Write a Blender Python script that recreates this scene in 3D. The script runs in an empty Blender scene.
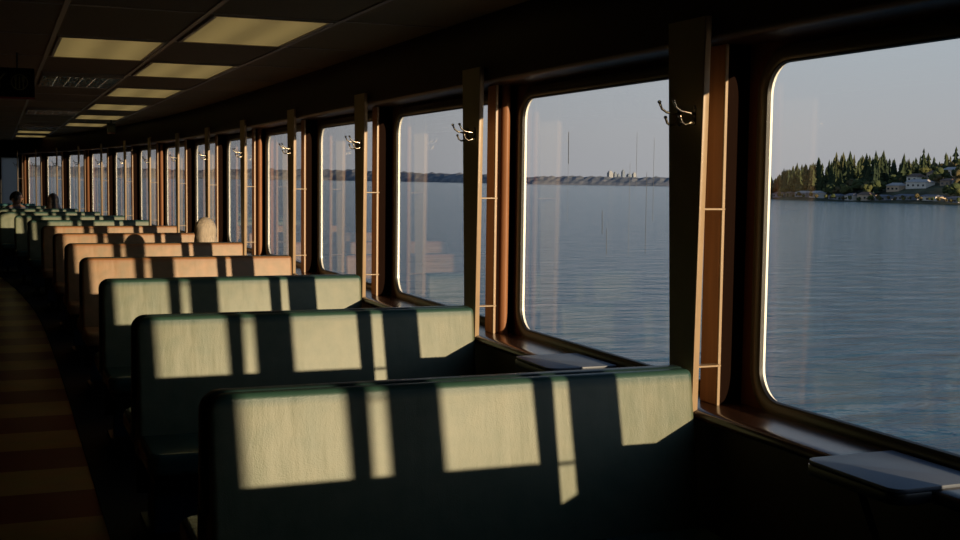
import bpy, bmesh, math, random
from mathutils import Vector, Matrix
random.seed(7)
PI = math.pi
S = bpy.context.scene
COL = S.collection

# ------------------------------------------------------------------ camera / view
ZC = 1.55                                   # eye height above the deck
YAW, PITCH, ROLL = .3818, .0746, .0123
fw = Vector((math.sin(YAW)*math.cos(PITCH), math.cos(YAW)*math.cos(PITCH), -math.sin(PITCH)))
rt = Vector((math.cos(YAW), -math.sin(YAW), 0))
up = rt.cross(fw)
r_ = math.cos(ROLL)*rt + math.sin(ROLL)*up
u_ = -math.sin(ROLL)*rt + math.cos(ROLL)*up
cam = bpy.data.cameras.new('camera'); cam.lens = 45.0; cam.sensor_width = 36.0
cam.clip_start = .05; cam.clip_end = 40000
co = bpy.data.objects.new('camera', cam); COL.objects.link(co)
M = Matrix((r_, u_, -fw)).transposed().to_4x4(); M.translation = Vector((0, 0, ZC))
co.matrix_world = M
S.camera = co
S.view_settings.view_transform = 'Standard'
S.view_settings.look = 'None'
S.view_settings.exposure = 0
S.view_settings.gamma = 1
S.view_settings.use_curve_mapping = False

# ------------------------------------------------------------------ materials
MATS = {}
def nodes(m):
    m.use_nodes = True
    return m.node_tree.nodes, m.node_tree.links
def mat(name, col, rough=.5, spec=.5, metal=0, bump=0, bscale=30, var=0, vscale=5, emit=None, coat=0, stretch=None):
    if name in MATS: return MATS[name]
    m = bpy.data.materials.new(name); MATS[name] = m
    n, l = nodes(m); b = n['Principled BSDF']
    b.inputs['Base Color'].default_value = (*col, 1)
    b.inputs['Roughness'].default_value = rough
    b.inputs['Specular IOR Level'].default_value = spec
    b.inputs['Metallic'].default_value = metal
    b.inputs['Coat Weight'].default_value = coat
    tc = n.new('ShaderNodeTexCoord')
    src = tc.outputs['Object']
    if stretch:
        mp = n.new('ShaderNodeMapping'); mp.inputs['Scale'].default_value = stretch
        l.new(src, mp.inputs['Vector']); src = mp.outputs['Vector']
    if var:
        t = n.new('ShaderNodeTexNoise'); t.inputs['Scale'].default_value = vscale; t.inputs['Detail'].default_value = 6
        l.new(src, t.inputs['Vector'])
        r = n.new('ShaderNodeValToRGB')
        r.color_ramp.elements[0].position = .3; r.color_ramp.elements[1].position = .7
        r.color_ramp.elements[0].color = (*[c*(1-var) for c in col], 1)
        r.color_ramp.elements[1].color = (*[min(1, c*(1+var)) for c in col], 1)
        l.new(t.outputs['Fac'], r.inputs['Fac']); l.new(r.outputs['Color'], b.inputs['Base Color'])
    if bump:
        t = n.new('ShaderNodeTexNoise'); t.inputs['Scale'].default_value = bscale; t.inputs['Detail'].default_value = 4
        l.new(src, t.inputs['Vector'])
        bp = n.new('ShaderNodeBump'); bp.inputs['Strength'].default_value = bump; bp.inputs['Distance'].default_value = .01
        l.new(t.outputs['Fac'], bp.inputs['Height']); l.new(bp.outputs['Normal'], b.inputs['Normal'])
    if emit:
        b.inputs['Emission Color'].default_value = (*emit[0], 1); b.inputs['Emission Strength'].default_value = emit[1]
    return m

def vinyl(name, body, edge, ztop, rough=.45, spec=.6):
    """upholstery vinyl: mottled field; rolled edge painted darker where it misses the sun sheen (object space)"""
    m = bpy.data.materials.new(name); MATS[name] = m
    n, l = nodes(m); b = n['Principled BSDF']
    b.inputs['Roughness'].default_value = rough
    b.inputs['Specular IOR Level'].default_value = spec
    tc = n.new('ShaderNodeTexCoord')
    sp = n.new('ShaderNodeSeparateXYZ'); l.new(tc.outputs['Object'], sp.inputs['Vector'])
    nz = n.new('ShaderNodeTexNoise'); nz.inputs['Scale'].default_value = 14; nz.inputs['Detail'].default_value = 8
    l.new(tc.outputs['Object'], nz.inputs['Vector'])
    nz2 = n.new('ShaderNodeTexNoise'); nz2.inputs['Scale'].default_value = 3; nz2.inputs['Detail'].default_value = 5
    l.new(tc.outputs['Object'], nz2.inputs['Vector'])
    mr = n.new('ShaderNodeMapRange'); mr.inputs['From Min'].default_value = ztop-.03; mr.inputs['From Max'].default_value = ztop-.008
    ad = n.new('ShaderNodeMath'); ad.operation = 'MULTIPLY_ADD'; ad.inputs[1].default_value = .02
    l.new(nz.outputs['Fac'], ad.inputs[0]); l.new(sp.outputs['Z'], ad.inputs[2])
    l.new(ad.outputs[0], mr.inputs['Value'])
    r = n.new('ShaderNodeValToRGB')
    r.color_ramp.elements[0].position = .32; r.color_ramp.elements[1].position = .7
    r.color_ramp.elements[0].color = (body[0]*.66, body[1]*.84, body[2]*.80, 1)
    r.color_ramp.elements[1].color = (*[c*1.2 for c in body], 1)
    mx0 = n.new('ShaderNodeMath'); mx0.operation = 'MULTIPLY_ADD'; mx0.inputs[1].default_value = .6
    mm = n.new('ShaderNodeMath'); mm.operation = 'MULTIPLY'; mm.inputs[1].default_value = .4
    l.new(nz2.outputs['Fac'], mm.inputs[0]); l.new(nz.outputs['Fac'], mx0.inputs[0]); l.new(mm.outputs[0], mx0.inputs[2])
    l.new(mx0.outputs[0], r.inputs['Fac'])
    mx = n.new('ShaderNodeMix'); mx.data_type = 'RGBA'
    l.new(mr.outputs['Result'], mx.inputs['Factor']); l.new(r.outputs['Color'], mx.inputs['A'])
    mx.inputs['B'].default_value = (*edge, 1)  # darker edge colour imitates the roll turning out of the sheen
    l.new(mx.outputs['Result'], b.inputs['Base Color'])
    # fine grain with a few soft vertical creases
    mp = n.new('ShaderNodeMapping'); mp.inputs['Scale'].default_value = (9, 9, 1.6)
    l.new(tc.outputs['Object'], mp.inputs['Vector'])
    cr = n.new('ShaderNodeTexNoise'); cr.inputs['Scale'].default_value = 1.6; cr.inputs['Detail'].default_value = 3
    l.new(mp.outputs['Vector'], cr.inputs['Vector'])
    gr = n.new('ShaderNodeTexNoise'); gr.inputs['Scale'].default_value = 260; gr.inputs['Detail'].default_value = 2
    l.new(tc.outputs['Object'], gr.inputs['Vector'])
    b1 = n.new('ShaderNodeBump'); b1.inputs['Strength'].default_value = .2; b1.inputs['Distance'].default_value = .012
    b2 = n.new('ShaderNodeBump'); b2.inputs['Strength'].default_value = .25; b2.inputs['Distance'].default_value = .002
    l.new(cr.outputs['Fac'], b1.inputs['Height']); l.new(gr.outputs['Fac'], b2.inputs['Height'])
    l.new(b1.outputs['Normal'], b2.inputs['Normal']); l.new(b2.outputs['Normal'], b.inputs['Normal'])
    return m

# ------------------------------------------------------------------ object helpers
def link(name, verts, faces, m, parent=None, smooth=False, loc=None):
    me = bpy.data.meshes.new(name); me.from_pydata([tuple(v) for v in verts], [], faces); me.update()
    bm = bmesh.new(); bm.from_mesh(me); bmesh.ops.recalc_face_normals(bm, faces=bm.faces); bm.to_mesh(me); bm.free()
    if m: me.materials.append(m)
    if smooth:
        for p in me.polygons: p.use_smooth = True
    o = bpy.data.objects.new(name, me); COL.objects.link(o)
    if parent: o.parent = parent
    if loc: o.location = loc
    return o
def sharp(o, ang=35):
    me = o.data
    for p in me.polygons: p.use_smooth = True
    me.set_sharp_from_angle(angle=math.radians(ang))
    return o
def tag(o, label=None, cat=None, group=None, kind=None):
    if label: o['label'] = label
    if cat: o['category'] = cat
    if group: o['group'] = group
    if kind: o['kind'] = kind
    return o
def empty(name, loc, rz=0):
    o = bpy.data.objects.new(name, None); COL.objects.link(o); o.location = loc; o.rotation_euler = (0, 0, rz)
    o.empty_display_size = .1
    return o
def copy_tree(o, parent=None):
    c = o.copy(); COL.objects.link(c)
    if parent: c.parent = parent
    for ch in list(o.children): copy_tree(ch, c)
    return c

class MB:
    def __init__(s): s.v = []; s.f = []
    def add(s, vs, fs):
        k = len(s.v); s.v += [Vector(v) for v in vs]; s.f += [[k+i for i in f] for f in fs]; return s
    def box(s, x0, x1, y0, y1, z0, z1):
        return s.add([(x0,y0,z0),(x1,y0,z0),(x1,y1,z0),(x0,y1,z0),(x0,y0,z1),(x1,y0,z1),(x1,y1,z1),(x0,y1,z1)],
                     [(0,3,2,1),(4,5,6,7),(0,1,5,4),(1,2,6,5),(2,3,7,6),(3,0,4,7)])
    def tube(s, pts, rad, n=8):
        pts = [Vector(p) for p in pts]; rs = rad if isinstance(rad, (list, tuple)) else [rad]*len(pts)
        rings = []; prev = None
        for i, p in enumerate(pts):
            d = (pts[min(i+1, len(pts)-1)]-pts[max(i-1, 0)]).normalized()
            if prev is None: a = d.orthogonal().normalized()
            else: a = (prev - d*prev.dot(d)).normalized()
            prev = a; b = d.cross(a)
            rings.append([p+(a*math.cos(2*PI*j/n)+b*math.sin(2*PI*j/n))*rs[i] for j in range(n)])
        vs = [v for r in rings for v in r]; fs = []
        for i in range(len(rings)-1):
            for j in range(n): fs.append((i*n+j, i*n+(j+1)%n, (i+1)*n+(j+1)%n, (i+1)*n+j))
        fs.append(tuple(range(n))[::-1]); fs.append(tuple((len(rings)-1)*n+j for j in range(n)))
        return s.add(vs, fs)
    def lathe(s, prof, n=16, c=(0,0,0)):
        vs = []; fs = []
        for (r, z) in prof:
            for j in range(n): vs.append((c[0]+r*math.cos(2*PI*j/n), c[1]+r*math.sin(2*PI*j/n), c[2]+z))
        for i in range(len(prof)-1):
            for j in range(n): fs.append((i*n+j, i*n+(j+1)%n, (i+1)*n+(j+1)%n, (i+1)*n+j))
        fs.append(tuple(range(n))); fs.append(tuple((len(prof)-1)*n+j for j in range(n)))
        return s.add(vs, fs)
    def rslab(s, u0, u1, v0, v1, w0, w1, rc, rb, axes='xzy', nc=6, nb=4, shear=0):
        """rounded rectangle (u,v) extruded along w, edges rolled by rb; rc = corner radii (u0v0,u1v0,u1v1,u0v1)"""
        def ring(d, w):
            out = []
            cs = [(u0, v0, 1, 1, rc[0], PI), (u1, v0, -1, 1, rc[1], 1.5*PI), (u1, v1, -1, -1, rc[2], 0), (u0, v1, 1, -1, rc[3], .5*PI)]
            for (cu, cv, su, sv, r, a0) in cs:
                rr = max(r-d, .0005); du = d
                ccx = cu+su*(rr+du); ccy = cv+sv*(rr+du)
                for i in range(nc+1):
                    a = a0+.5*PI*i/nc
                    out.append((ccx+rr*math.cos(a), ccy+rr*math.sin(a), w))
            return out
        layers = []
        for i in range(nb+1):
            a = .5*PI*i/nb; layers.append((rb*(1-math.sin(a)), w0+rb*(1-math.cos(a))))
        for i in range(nb+1):
            a = .5*PI*(1-i/nb); layers.append((rb*(1-math.sin(a)), w1-rb*(1-math.cos(a))))
        rings = [ring(d, w) for d, w in layers]; n = len(rings[0]); vs = []
        for r in rings:
            for (u, v, w) in r:
                w += shear*(v1-v)
                dct = dict(zip(axes, (u, v, w))); vs.append((dct['x'], dct['y'], dct['z']))
        fs = []
        for i in range(len(rings)-1):
            for j in range(n): fs.append((i*n+j, i*n+(j+1)%n, (i+1)*n+(j+1)%n, (i+1)*n+j))
        fs.append(tuple(range(n))[::-1]); fs.append(tuple((len(rings)-1)*n+j for j in range(n)))
        return s.add(vs, fs)
    def build(s, name, m, parent=None, smooth=None, loc=None):
        o = link(name, s.v, s.f, m, parent, False, loc)
        if smooth: sharp(o, smooth)
        return o

# ------------------------------------------------------------------ the ship's side: bays along y, curving inward forward
Y0, BAY = 3.223, 1.892                       # first visible bench back; bay length
OFF = [0, 0, .004, .008, .004, -.012, -.058, -.162, -.297, -.485, -.72, -1.0, -1.32, -1.64, -1.98]
def off(y):
    t = (y-Y0)/BAY
    if t <= 0: return 0.0
    i = min(int(t), len(OFF)-2); f = t-i
    g = lambda k: OFF[max(0, min(len(OFF)-1, k))]
    p0, p1, p2, p3 = g(i-1), g(i), g(i+1), g(i+2)
    return .5*((2*p1)+(-p0+p2)*f+(2*p0-5*p1+4*p2-p3)*f*f+(-p0+3*p1-3*p2+p3)*f**3)
def bx(k): return Y0+k*BAY
KMIN, KMAX = -3, 13
YB, YF = bx(KMIN)-1.6, bx(13)+.55            # aft and forward ends of the saloon
XW = 2.245                                   # inner face of the hull plating
def warp(o, y=None):
    """follow the curved ship's side (shear each vertex inboard)"""
    for v in o.data.vertices: v.co.x += off(v.co.y)
    return o
def ysteps(y0, y1, st=.3):
    n = max(1, int(math.ceil((y1-y0)/st))); return [y0+(y1-y0)*i/n for i in range(n+1)]
def extr(prof, y0, y1, fixed=()):
    """closed (x,z) profile swept along y with the side's curve; profile indexes in fixed stay straight"""
    ys = ysteps(y0, y1); n = len(prof); vs = []; fs = []
    for y in ys:
        for i, (x, z) in enumerate(prof): vs.append((x+(0 if i in fixed else off(y)), y, z+ZC))
    for a in range(len(ys)-1):
        for j in range(n): fs.append((a*n+j, a*n+(j+1)%n, (a+1)*n+(j+1)%n, (a+1)*n+j))
    fs.append(tuple(range(n))[::-1]); fs.append(tuple((len(ys)-1)*n+j for j in range(n)))
    return vs, fs

# materials -----------------------------------------------------------------------------------
m_hull   = mat('hull_paint_inside', (.10, .040, .018), .6, spec=.15, bump=.1, bscale=12)
m_recess = mat('window_recess_laminate', (.045, .020, .010), .45)
m_dark   = mat('pillar_shade_dark_wall', (.012, .005, .003), .7, spec=.03)
m_brown  = mat('brown_laminate', (.36, .155, .070), .45, spec=.3, var=.12, vscale=3, stretch=(14, 14, 1))
m_tanlam = mat('tan_laminate', (.42, .29, .17), .4, var=.06, vscale=8)
m_post   = mat('beige_post_laminate', (.62, .50, .27), .5, var=.06, vscale=6)
m_white  = mat('white_enamel_steel', (.85, .83, .76), .25)
m_rubber = mat('black_rubber_gasket', (.012, .012, .012), .5)
m_olive  = mat('olive_window_frame', (.085, .07, .042), .3, spec=.5)
m_sill   = mat('varnished_wood_counter', (.070, .030, .015), .22, spec=.6, var=.3, vscale=4, stretch=(12, 1.2, 1))
m_ceil   = mat('ceiling_tile', (.34, .25, .145), .85, spec=.2, bump=.25, bscale=160, var=.08, vscale=60)
m_bar    = mat('ceiling_tee_bar', (.36, .28, .20), .5)
m_black  = mat('black_metal', (.008, .008, .009), .4)
m_chrome = mat('polished_metal', (.72, .70, .66), .18, metal=1)
m_brass  = mat('worn_bronze_hook', (.60, .52, .40), .25, metal=1)
m_table  = mat('grey_blue_table_laminate', (.13, .15, .19), .42, spec=.55)
m_edge   = mat('dark_table_edging', (.015, .016, .020), .35)
m_bluem  = mat('dark_blue_painted_steel', (.02, .045, .09), .45)
m_louv   = mat('mirror_louver', (.92, .92, .90), .16, metal=1, bump=.5, bscale=25)

m_green = vinyl('green_bench_vinyl', (.150, .156, .094), (.030, .080, .058), .9645)
m_tan   = vinyl('tan_bench_vinyl', (.33, .175, .080), (.30, .135, .05), .9645)
m_teal  = mat('dark_green_bench_vinyl', (.035, .085, .075), .22, spec=.6, bump=.15, bscale=40, var=.15, vscale=9)
m_tealb = mat('teal_bench_vinyl', (.03, .16, .17), .4, bump=.15, bscale=40)

# floor: rows of dark red and brown sheet tiles across the aisle
m_floor = bpy.data.materials.new('floor_tiles'); n, l = nodes(m_floor); b = n['Principled BSDF']
b.inputs['Roughness'].default_value = .3; b.inputs['Specular IOR Level'].default_value = .15
tc = n.new('ShaderNodeTexCoord'); sp = n.new('ShaderNodeSeparateXYZ'); l.new(tc.outputs['Object'], sp.inputs['Vector'])
m1 = n.new('ShaderNodeMath'); m1.operation = 'ADD'; m1.inputs[1].default_value = 30-5.64
m2 = n.new('ShaderNodeMath'); m2.operation = 'MULTIPLY'; m2.inputs[1].default_value = 1/1.0
m3 = n.new('ShaderNodeMath'); m3.operation = 'FRACT'
m4 = n.new('ShaderNodeMath'); m4.operation = 'GREATER_THAN'; m4.inputs[1].default_value = .5
l.new(sp.outputs['Y'], m1.inputs[0]); l.new(m1.outputs[0], m2.inputs[0]); l.new(m2.outputs[0], m3.inputs[0]); l.new(m3.outputs[0], m4.inputs[0])
mx = n.new('ShaderNodeMix'); mx.data_type = 'RGBA'; mx.inputs['A'].default_value = (.26, .030, .010, 1); mx.inputs['B'].default_value = (.62, .36, .09, 1)
l.new(m4.outputs[0], mx.inputs['Factor'])
nz = n.new('ShaderNodeTexNoise'); nz.inputs['Scale'].default_value = 5; nz.inputs['Detail'].default_value = 6; l.new(tc.outputs['Object'], nz.inputs['Vector'])
m5 = n.new('ShaderNodeMix'); m5.data_type = 'RGBA'; m5.blend_type = 'MULTIPLY'; m5.inputs['Factor'].default_value = .5
l.new(mx.outputs['Result'], m5.inputs['A']); l.new(nz.outputs['Color'], m5.inputs['B']); l.new(m5.outputs['Result'], b.inputs['Base Color'])
bp = n.new('ShaderNodeBump'); bp.inputs['Strength'].default_value = .12; bp.inputs['Distance'].default_value = .01; l.new(nz.outputs['Fac'], bp.inputs['Height']); l.new(bp.outputs['Normal'], b.inputs['Normal'])

# pane: thin clear glass, Schlick reflectance on either face
m_glass = bpy.data.materials.new('window_glass'); n, l = nodes(m_glass)
for q in list(n): n.remove(q)
out = n.new('ShaderNodeOutputMaterial'); ms = n.new('ShaderNodeMixShader'); tr = n.new('ShaderNodeBsdfTransparent'); gl = n.new('ShaderNodeBsdfGlossy')
tr.inputs['Color'].default_value = (.985, .99, .99, 1); gl.inputs['Roughness'].default_value = .0
ge = n.new('ShaderNodeNewGeometry'); dp = n.new('ShaderNodeVectorMath'); dp.operation = 'DOT_PRODUCT'
l.new(ge.outputs['Incoming'], dp.inputs[0]); l.new(ge.outputs['Normal'], dp.inputs[1])
ab = n.new('ShaderNodeMath'); ab.operation = 'ABSOLUTE'; l.new(dp.outputs['Value'], ab.inputs[0])
om = n.new('ShaderNodeMath'); om.operation = 'SUBTRACT'; om.inputs[0].default_value = 1; l.new(ab.outputs[0], om.inputs[1])
pw = n.new('ShaderNodeMath'); pw.operation = 'POWER'; pw.inputs[1].default_value = 5; l.new(om.outputs[0], pw.inputs[0])
sc = n.new('ShaderNodeMath'); sc.operation = 'MULTIPLY_ADD'; sc.inputs[1].default_value = .96; sc.inputs[2].default_value = .04; l.new(pw.outputs[0], sc.inputs[0])
l.new(sc.outputs[0], ms.inputs['Fac']); l.new(tr.outputs[0], ms.inputs[1]); l.new(gl.outputs[0], ms.inputs[2]); l.new(ms.outputs[0], out.inputs['Surface'])

# ------------------------------------------------------------------ setting: floor, ceiling, walls
XL = -1.9
v, f = extr([(XL, -1.55), (2.30, -1.55), (2.30, -1.65), (XL, -1.65)], YB, YF, fixed=(0, 3))
tag(link('floor', v, f, m_floor), kind='structure')
v, f = extr([(XL, .75), (2.30, .75), (2.30, .85), (XL, .85)], YB, YF, fixed=(0, 3))
tag(link('ceiling', v, f, m_ceil), kind='structure')
tag(MB().box(XL-.1, XL, YB, YF, -.1, ZC+.85).build('wall_left', m_dark), kind='structure')
tag(MB().box(XL-.1, 2.30, YB-.1, YB, -.1, ZC+.85).build('wall_back', m_dark), kind='structure')
xe = 2.30+off(YF)
fb = MB()
fb.box(XL-.1, .04, YF, YF+.1, -.1, ZC+.85).box(.04, .46, YF, YF+.1, ZC+.40, ZC+.85).box(.04, .46, YF, YF+.1, -.1, ZC-.72).box(.46, xe, YF, YF+.1, -.1, ZC+.85)
tag(fb.build('wall_front', m_dark), kind='structure')

# hull plating with rounded window openings (one mesh, holes bridged bay by bay)
GB, GT, GN, GF = -.689, .381, .206, -.038    # glass bottom/top, near edge (from aft bench), far edge (to forward bench)
RC = .105
def rr_loop(y0, y1, z0, z1, r, n=8):
    out = []
    for (cy, cz, a0) in ((y0+r, z0+r, PI), (y1-r, z0+r, 1.5*PI), (y1-r, z1-r, 0), (y0+r, z1-r, .5*PI)):
        for i in range(n+1):
            a = a0+.5*PI*i/n; out.append((cy+r*math.cos(a), cz+r*math.sin(a)))
    return out
def densify(loop, st=.12):
    out = []
    for i, p in enumerate(loop):
        q = loop[(i+1) % len(loop)]; d = math.dist(p, q); k = max(1, int(d/st))
        for j in range(k): out.append((p[0]+(q[0]-p[0])*j/k, p[1]+(q[1]-p[1])*j/k))
    return out
def window_span(k):                          # window in the bay aft of bench k
    return bx(k-1)+GN, bx(k)+GF
hull = MB()
ZB_, ZT_ = -1.65, .85
def outer_pt(p, y0, y1, cy, cz):
    # push the point straight out to the bay rectangle
    dy, dz = p[0]-cy, p[1]-cz
    ty = ((y1-cy)/dy if dy > 0 else (y0-cy)/dy) if abs(dy) > 1e-9 else 1e9
    tz = ((ZT_-cz)/dz if dz > 0 else (ZB_-cz)/dz) if abs(dz) > 1e-9 else 1e9
    t = min(ty, tz); return (cy+dy*t, cz+dz*t)
for X, flip in ((XW, 0), (XW+.016, 1)):
    for k in range(KMIN, KMAX+1):
        a, b_ = window_span(k); ya = bx(k-1)+.087; yb = bx(k)+.087
        lp = densify(rr_loop(a, b_, GB, GT, RC)); cy, cz = (a+b_)/2, (GB+GT)/2
        # insert rectangle corners' angular neighbours: use outer projection plus explicit corners
        n_ = len(lp); vs = [(X+off(p[0]), p[0], p[1]+ZC) for p in lp]
        op = [outer_pt(p, ya, yb, cy, cz) for p in lp]
        vs += [(X+off(p[0]), p[0], p[1]+ZC) for p in op]; fs = []
        for i in range(n_):
            j = (i+1) % n_
            fs.append((i, j, n_+j, n_+i))
            # corner fill
            (y_1, z_1), (y_2, z_2) = op[i], op[j]
            if abs(y_1-y_2) > 1e-6 and abs(z_1-z_2) > 1e-6:
                cyy = ya if min(abs(y_1-ya), abs(y_2-ya)) < 1e-6 else yb
                czz = ZB_ if min(abs(z_1-ZB_), abs(z_2-ZB_)) < 1e-6 else ZT_
                vs.append((X+off(cyy), cyy, czz+ZC)); fs.append((n_+i, n_+j, len(vs)-1))
        hull.add(vs, fs)
    ya, yb = YB, bx(KMIN-1)+.087
    hull.add([(X, ya, ZB_+ZC), (X, yb, ZB_+ZC), (X, yb, ZT_+ZC), (X, ya, ZT_+ZC)], [(0, 1, 2, 3)])
    ya, yb = bx(KMAX)+.087, YF
    hull.add([(X+off(ya), ya, ZB_+ZC), (X+off(yb), yb, ZB_+ZC), (X+off(yb), yb, ZT_+ZC), (X+off(ya), ya, ZT_+ZC)], [(0, 1, 2, 3)])
tag(hull.build('wall_right', m_hull), kind='structure')

def band(loop, pts):
    """sweep section pts = [(inset, x)] around a rounded-rect opening; returns verts/faces (closed section)"""
    pass
def ring_mesh(a, b_, z0, z1, r, sect):
    mb = MB(); rings = []
    for (ins, x) in sect:
        lp = rr_loop(a+ins, b_-ins, z0+ins, z1-ins, max(r-ins, .01), 8)
        rings.append([(x+off(p[0]), p[0], p[1]+ZC) for p in lp])
    n_ = len(rings[0]); m_ = len(rings); vs = [p for r_0 in rings for p in r_0]; fs = []
    for i in range(m_):
        i2 = (i+1) % m_
        for j in range(n_):
            j2 = (j+1) % n_; fs.append((i*n_+j, i*n_+j2, i2*n_+j2, i2*n_+j))
    return mb.add(vs, fs)
for k in range(KMIN, KMAX+1):
    a, b_ = window_span(k)
    w = empty('window_%d' % (k-KMIN+1), (0, 0, 0)); tag(w, kind='structure')
    w.location = (XW+off((a+b_)/2), (a+b_)/2, ZC+GB); inv = -w.location
    def ch(o):
        for vv in o.data.vertices: vv.co += inv
        o.parent = w; return o
    ch(sharp(ring_mesh(a, b_, GB, GT, RC, [(-.001, XW+.0165), (-.001, XW+.004), (.003, XW+.004), (.003, XW+.0165)]).build('outer_reveal', m_white)))
    ch(sharp(ring_mesh(a, b_, GB, GT, RC, [(-.042, XW-.001), (-.042, XW-.010), (-.034, XW-.014), (-.006, XW-.014), (.004, XW-.008), (.004, XW+.006), (-.042, XW+.001)]).build('frame', m_olive)))
    ch(sharp(ring_mesh(a, b_, GB, GT, RC, [(.0035, XW-.006), (.0035, XW-.010), (.009, XW-.009), (.011, XW+.003), (.0035, XW+.003)]).build('gasket', m_rubber)))
    pane = MB()
    for X in (XW+.0035, XW+.0075):
        lp = rr_loop(a+.004, b_-.004, GB+.004, GT-.004, RC, 8)
        pane.add([(X+off(p[0]), p[0], p[1]+ZC) for p in lp], [tuple(range(len(lp)))])
    n_ = len(lp); pane.f += [[j, (j+1) % n_, n_+(j+1) % n_, n_+j] for j in range(n_)]
    ch(pane.build('pane', m_glass))
    if k == 1:                               # dried drips on the second window's glass
        dm = MB()
        for (yy, zt, zl, wd) in ((4.62, .205, .13, .0040), (4.62, .08, .26, .0009), (4.03, .18, .20, .0012), (3.90, .155, .30, .0012), (4.08, .065, .35, .001), (3.95, .03, .30, .0018), (4.30, -.12, .09, .0030), (4.26, -.19, .10, .0024)):
            x_ = XW+.0085
            pts = [(yy-wd, zt-zl), (yy+wd*.4, zt-zl), (yy+wd, zt), (yy-wd*.2, zt+.01)]
            dm.add([(x_, p[0], p[1]+ZC) for p in pts]+[(x_+.0006, p[0], p[1]+ZC) for p in pts], [(0,1,2,3), (7,6,5,4), (0,1,5,4), (1,2,6,5), (2,3,7,6), (3,0,4,7)])
        dr = ch(dm.build('dried_drips', mat('dried_salt_drip', (.12, .13, .14), .6))); dr['kind'] = 'stuff'

# header over the windows, counter under them, lower side lining
v, f = extr([(2.066, .75), (2.066, .458), (2.070, .449), (2.080, .442), (2.095, .440), (2.2449, .440), (2.2449, .75)], YB, YF)
sharp(tag(link('trim_1', v, f, mat('header_red_brown', (.035, .012, .007), .42, spec=.3)), kind='structure'), 50)
v, f = extr([(2.2449, -.716), (2.075, -.716), (2.055, -.718), (2.042, -.725), (2.038, -.737), (2.044, -.750), (2.060, -.756), (2.2449, -.756)], YB, YF)
sharp(tag(link('trim_2', v, f, m_sill), kind='structure'), 50)
v, f = extr([(2.10, -.757), (2.10, -1.55), (2.2449, -1.55), (2.2449, -.757)], YB, YF)
tag(link('trim_3', v, f, mat('side_lining_brown', (.060, .036, .016), .5, var=.1, vscale=2)), kind='structure')
v, f = extr([(2.086, -1.45), (2.086, -1.55), (2.0995, -1.55), (2.0995, -1.45)], YB, YF)
tag(link('baseboard_right', v, f, m_black), kind='structure')

v, f = extr([(.42, -1.55), (2.085, -1.55), (2.085, -1.54), (.42, -1.54)], YB, YF-1.2)
tag(link('trim_3b', v, f, mat('black_deck_strip', (.010, .010, .011), .7, spec=.2)), kind='structure').name = 'trim_31'  # plain black strip over the deck beneath the benches
# window pillars between the panes
for i, k in enumerate(range(KMIN-1, KMAX+1)):
    y = bx(k)
    mb = MB().box(2.156, 2.2446, y+.062, y+.150, ZC-.7155, ZC+.4395)  # body near-black in place of shade; panel browner for bounce light
    t = tag(mb.build('trim_%d' % (i+4), m_dark), kind='structure'); warp(t)
    p = MB().rslab(y+.050, y+.148, ZC-.7155, ZC+.4395, 2.141, 2.156, (.001,)*4, .002, axes='yzx', nc=1, nb=1).build('panel', m_brown, t); warp(p)
    e = MB().box(2.1415, 2.1505, y+.044, y+.050, ZC-.7155, ZC+.4395).build('edge_strip', m_tanlam, t); warp(e)
    if k % 3 == 1:                           # every third pillar carries a rounded tan cover
        mb = MB(); c = []
        for j in range(11):
            a = PI*.5+PI*.75*j/10; c.append((2.196+.030*math.cos(a)*1.0, y+.066+.034*math.sin(a+PI*.25-.2)))
        c = [(2.176+.022*(1-math.cos(PI*j/10)), y+.063-.030*math.sin(PI*j/10)) for j in range(11)]
        vs = [(x, yy, ZC-.7155) for x, yy in c]+[(x, yy, ZC+.4395) for x, yy in c]; n_ = len(c)
        mb.add(vs, [(j, j+1, n_+j+1, n_+j) for j in range(n_-1)]+[tuple(range(n_)), tuple(range(n_, 2*n_)), (0, n_-1, 2*n_-1, n_)])
        cv = sharp(mb.build('rounded_cover', m_brown, t)); warp(cv)

# ceiling grid
tb = MB()
def ceil_right(y): return 2.066+off(y)
for X in (-1.55, -.93, -.33, .29, .905, 1.53):
    yend = YF
    for y in ysteps(YB, YF, .1):
        if y > 5 and ceil_right(y) < X+.03: yend = y; break
    tb.box(X-.012, X+.012, YB, yend, ZC+.744, ZC+.7499)
for i in range(-8, 19):
    y = 5.63+1.24*i
    if YB < y < YF: tb.box(XL, ceil_right(y)+.01, y-.009, y+.009, ZC+.745, ZC+.7499)
tag(tb.build('trim_30', m_bar), kind='structure')

# forward end: dim window beside a dark doorway
w = empty('window_20', (0, 0, 0)); tag(w, kind='structure')
MB().box(.04, .07, YF-.02, YF+.08, ZC-.72, ZC+.40).box(.43, .46, YF-.02, YF+.08, ZC-.72, ZC+.40).box(.07, .43, YF-.02, YF+.08, ZC+.37, ZC+.40).box(.07, .43, YF-.02, YF+.08, ZC-.72, ZC-.69).build('frame', m_black, w)
m_bl = bpy.data.materials.new('grey_window_blind'); n, l = nodes(m_bl); n.remove(n['Principled BSDF'])
tl = n.new('ShaderNodeBsdfTranslucent'); tl.inputs['Color'].default_value = (.42, .40, .38, 1); l.new(tl.outputs[0], n['Material Output'].inputs['Surface'])
MB().box(.07, .43, YF+.04, YF+.045, ZC-.69, ZC+.37).build('blind', m_bl, w)
d = empty('door_1', (0, 0, 0)); tag(d, kind='structure')
MB().box(-1.0, -.14, YF-.03, YF-.001, 0, ZC+.42).build('door_panel', m_black, d)
MB().tube([(-.24, YF-.09, 1.0), (-.24, YF-.09, 1.12)], .01).tube([(-.24, YF-.09, 1.01), (-.24, YF-.03, 1.01)], .008).tube([(-.24, YF-.09, 1.11), (-.24, YF-.03, 1.11)], .008).build('door_handle', m_chrome, d)

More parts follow.
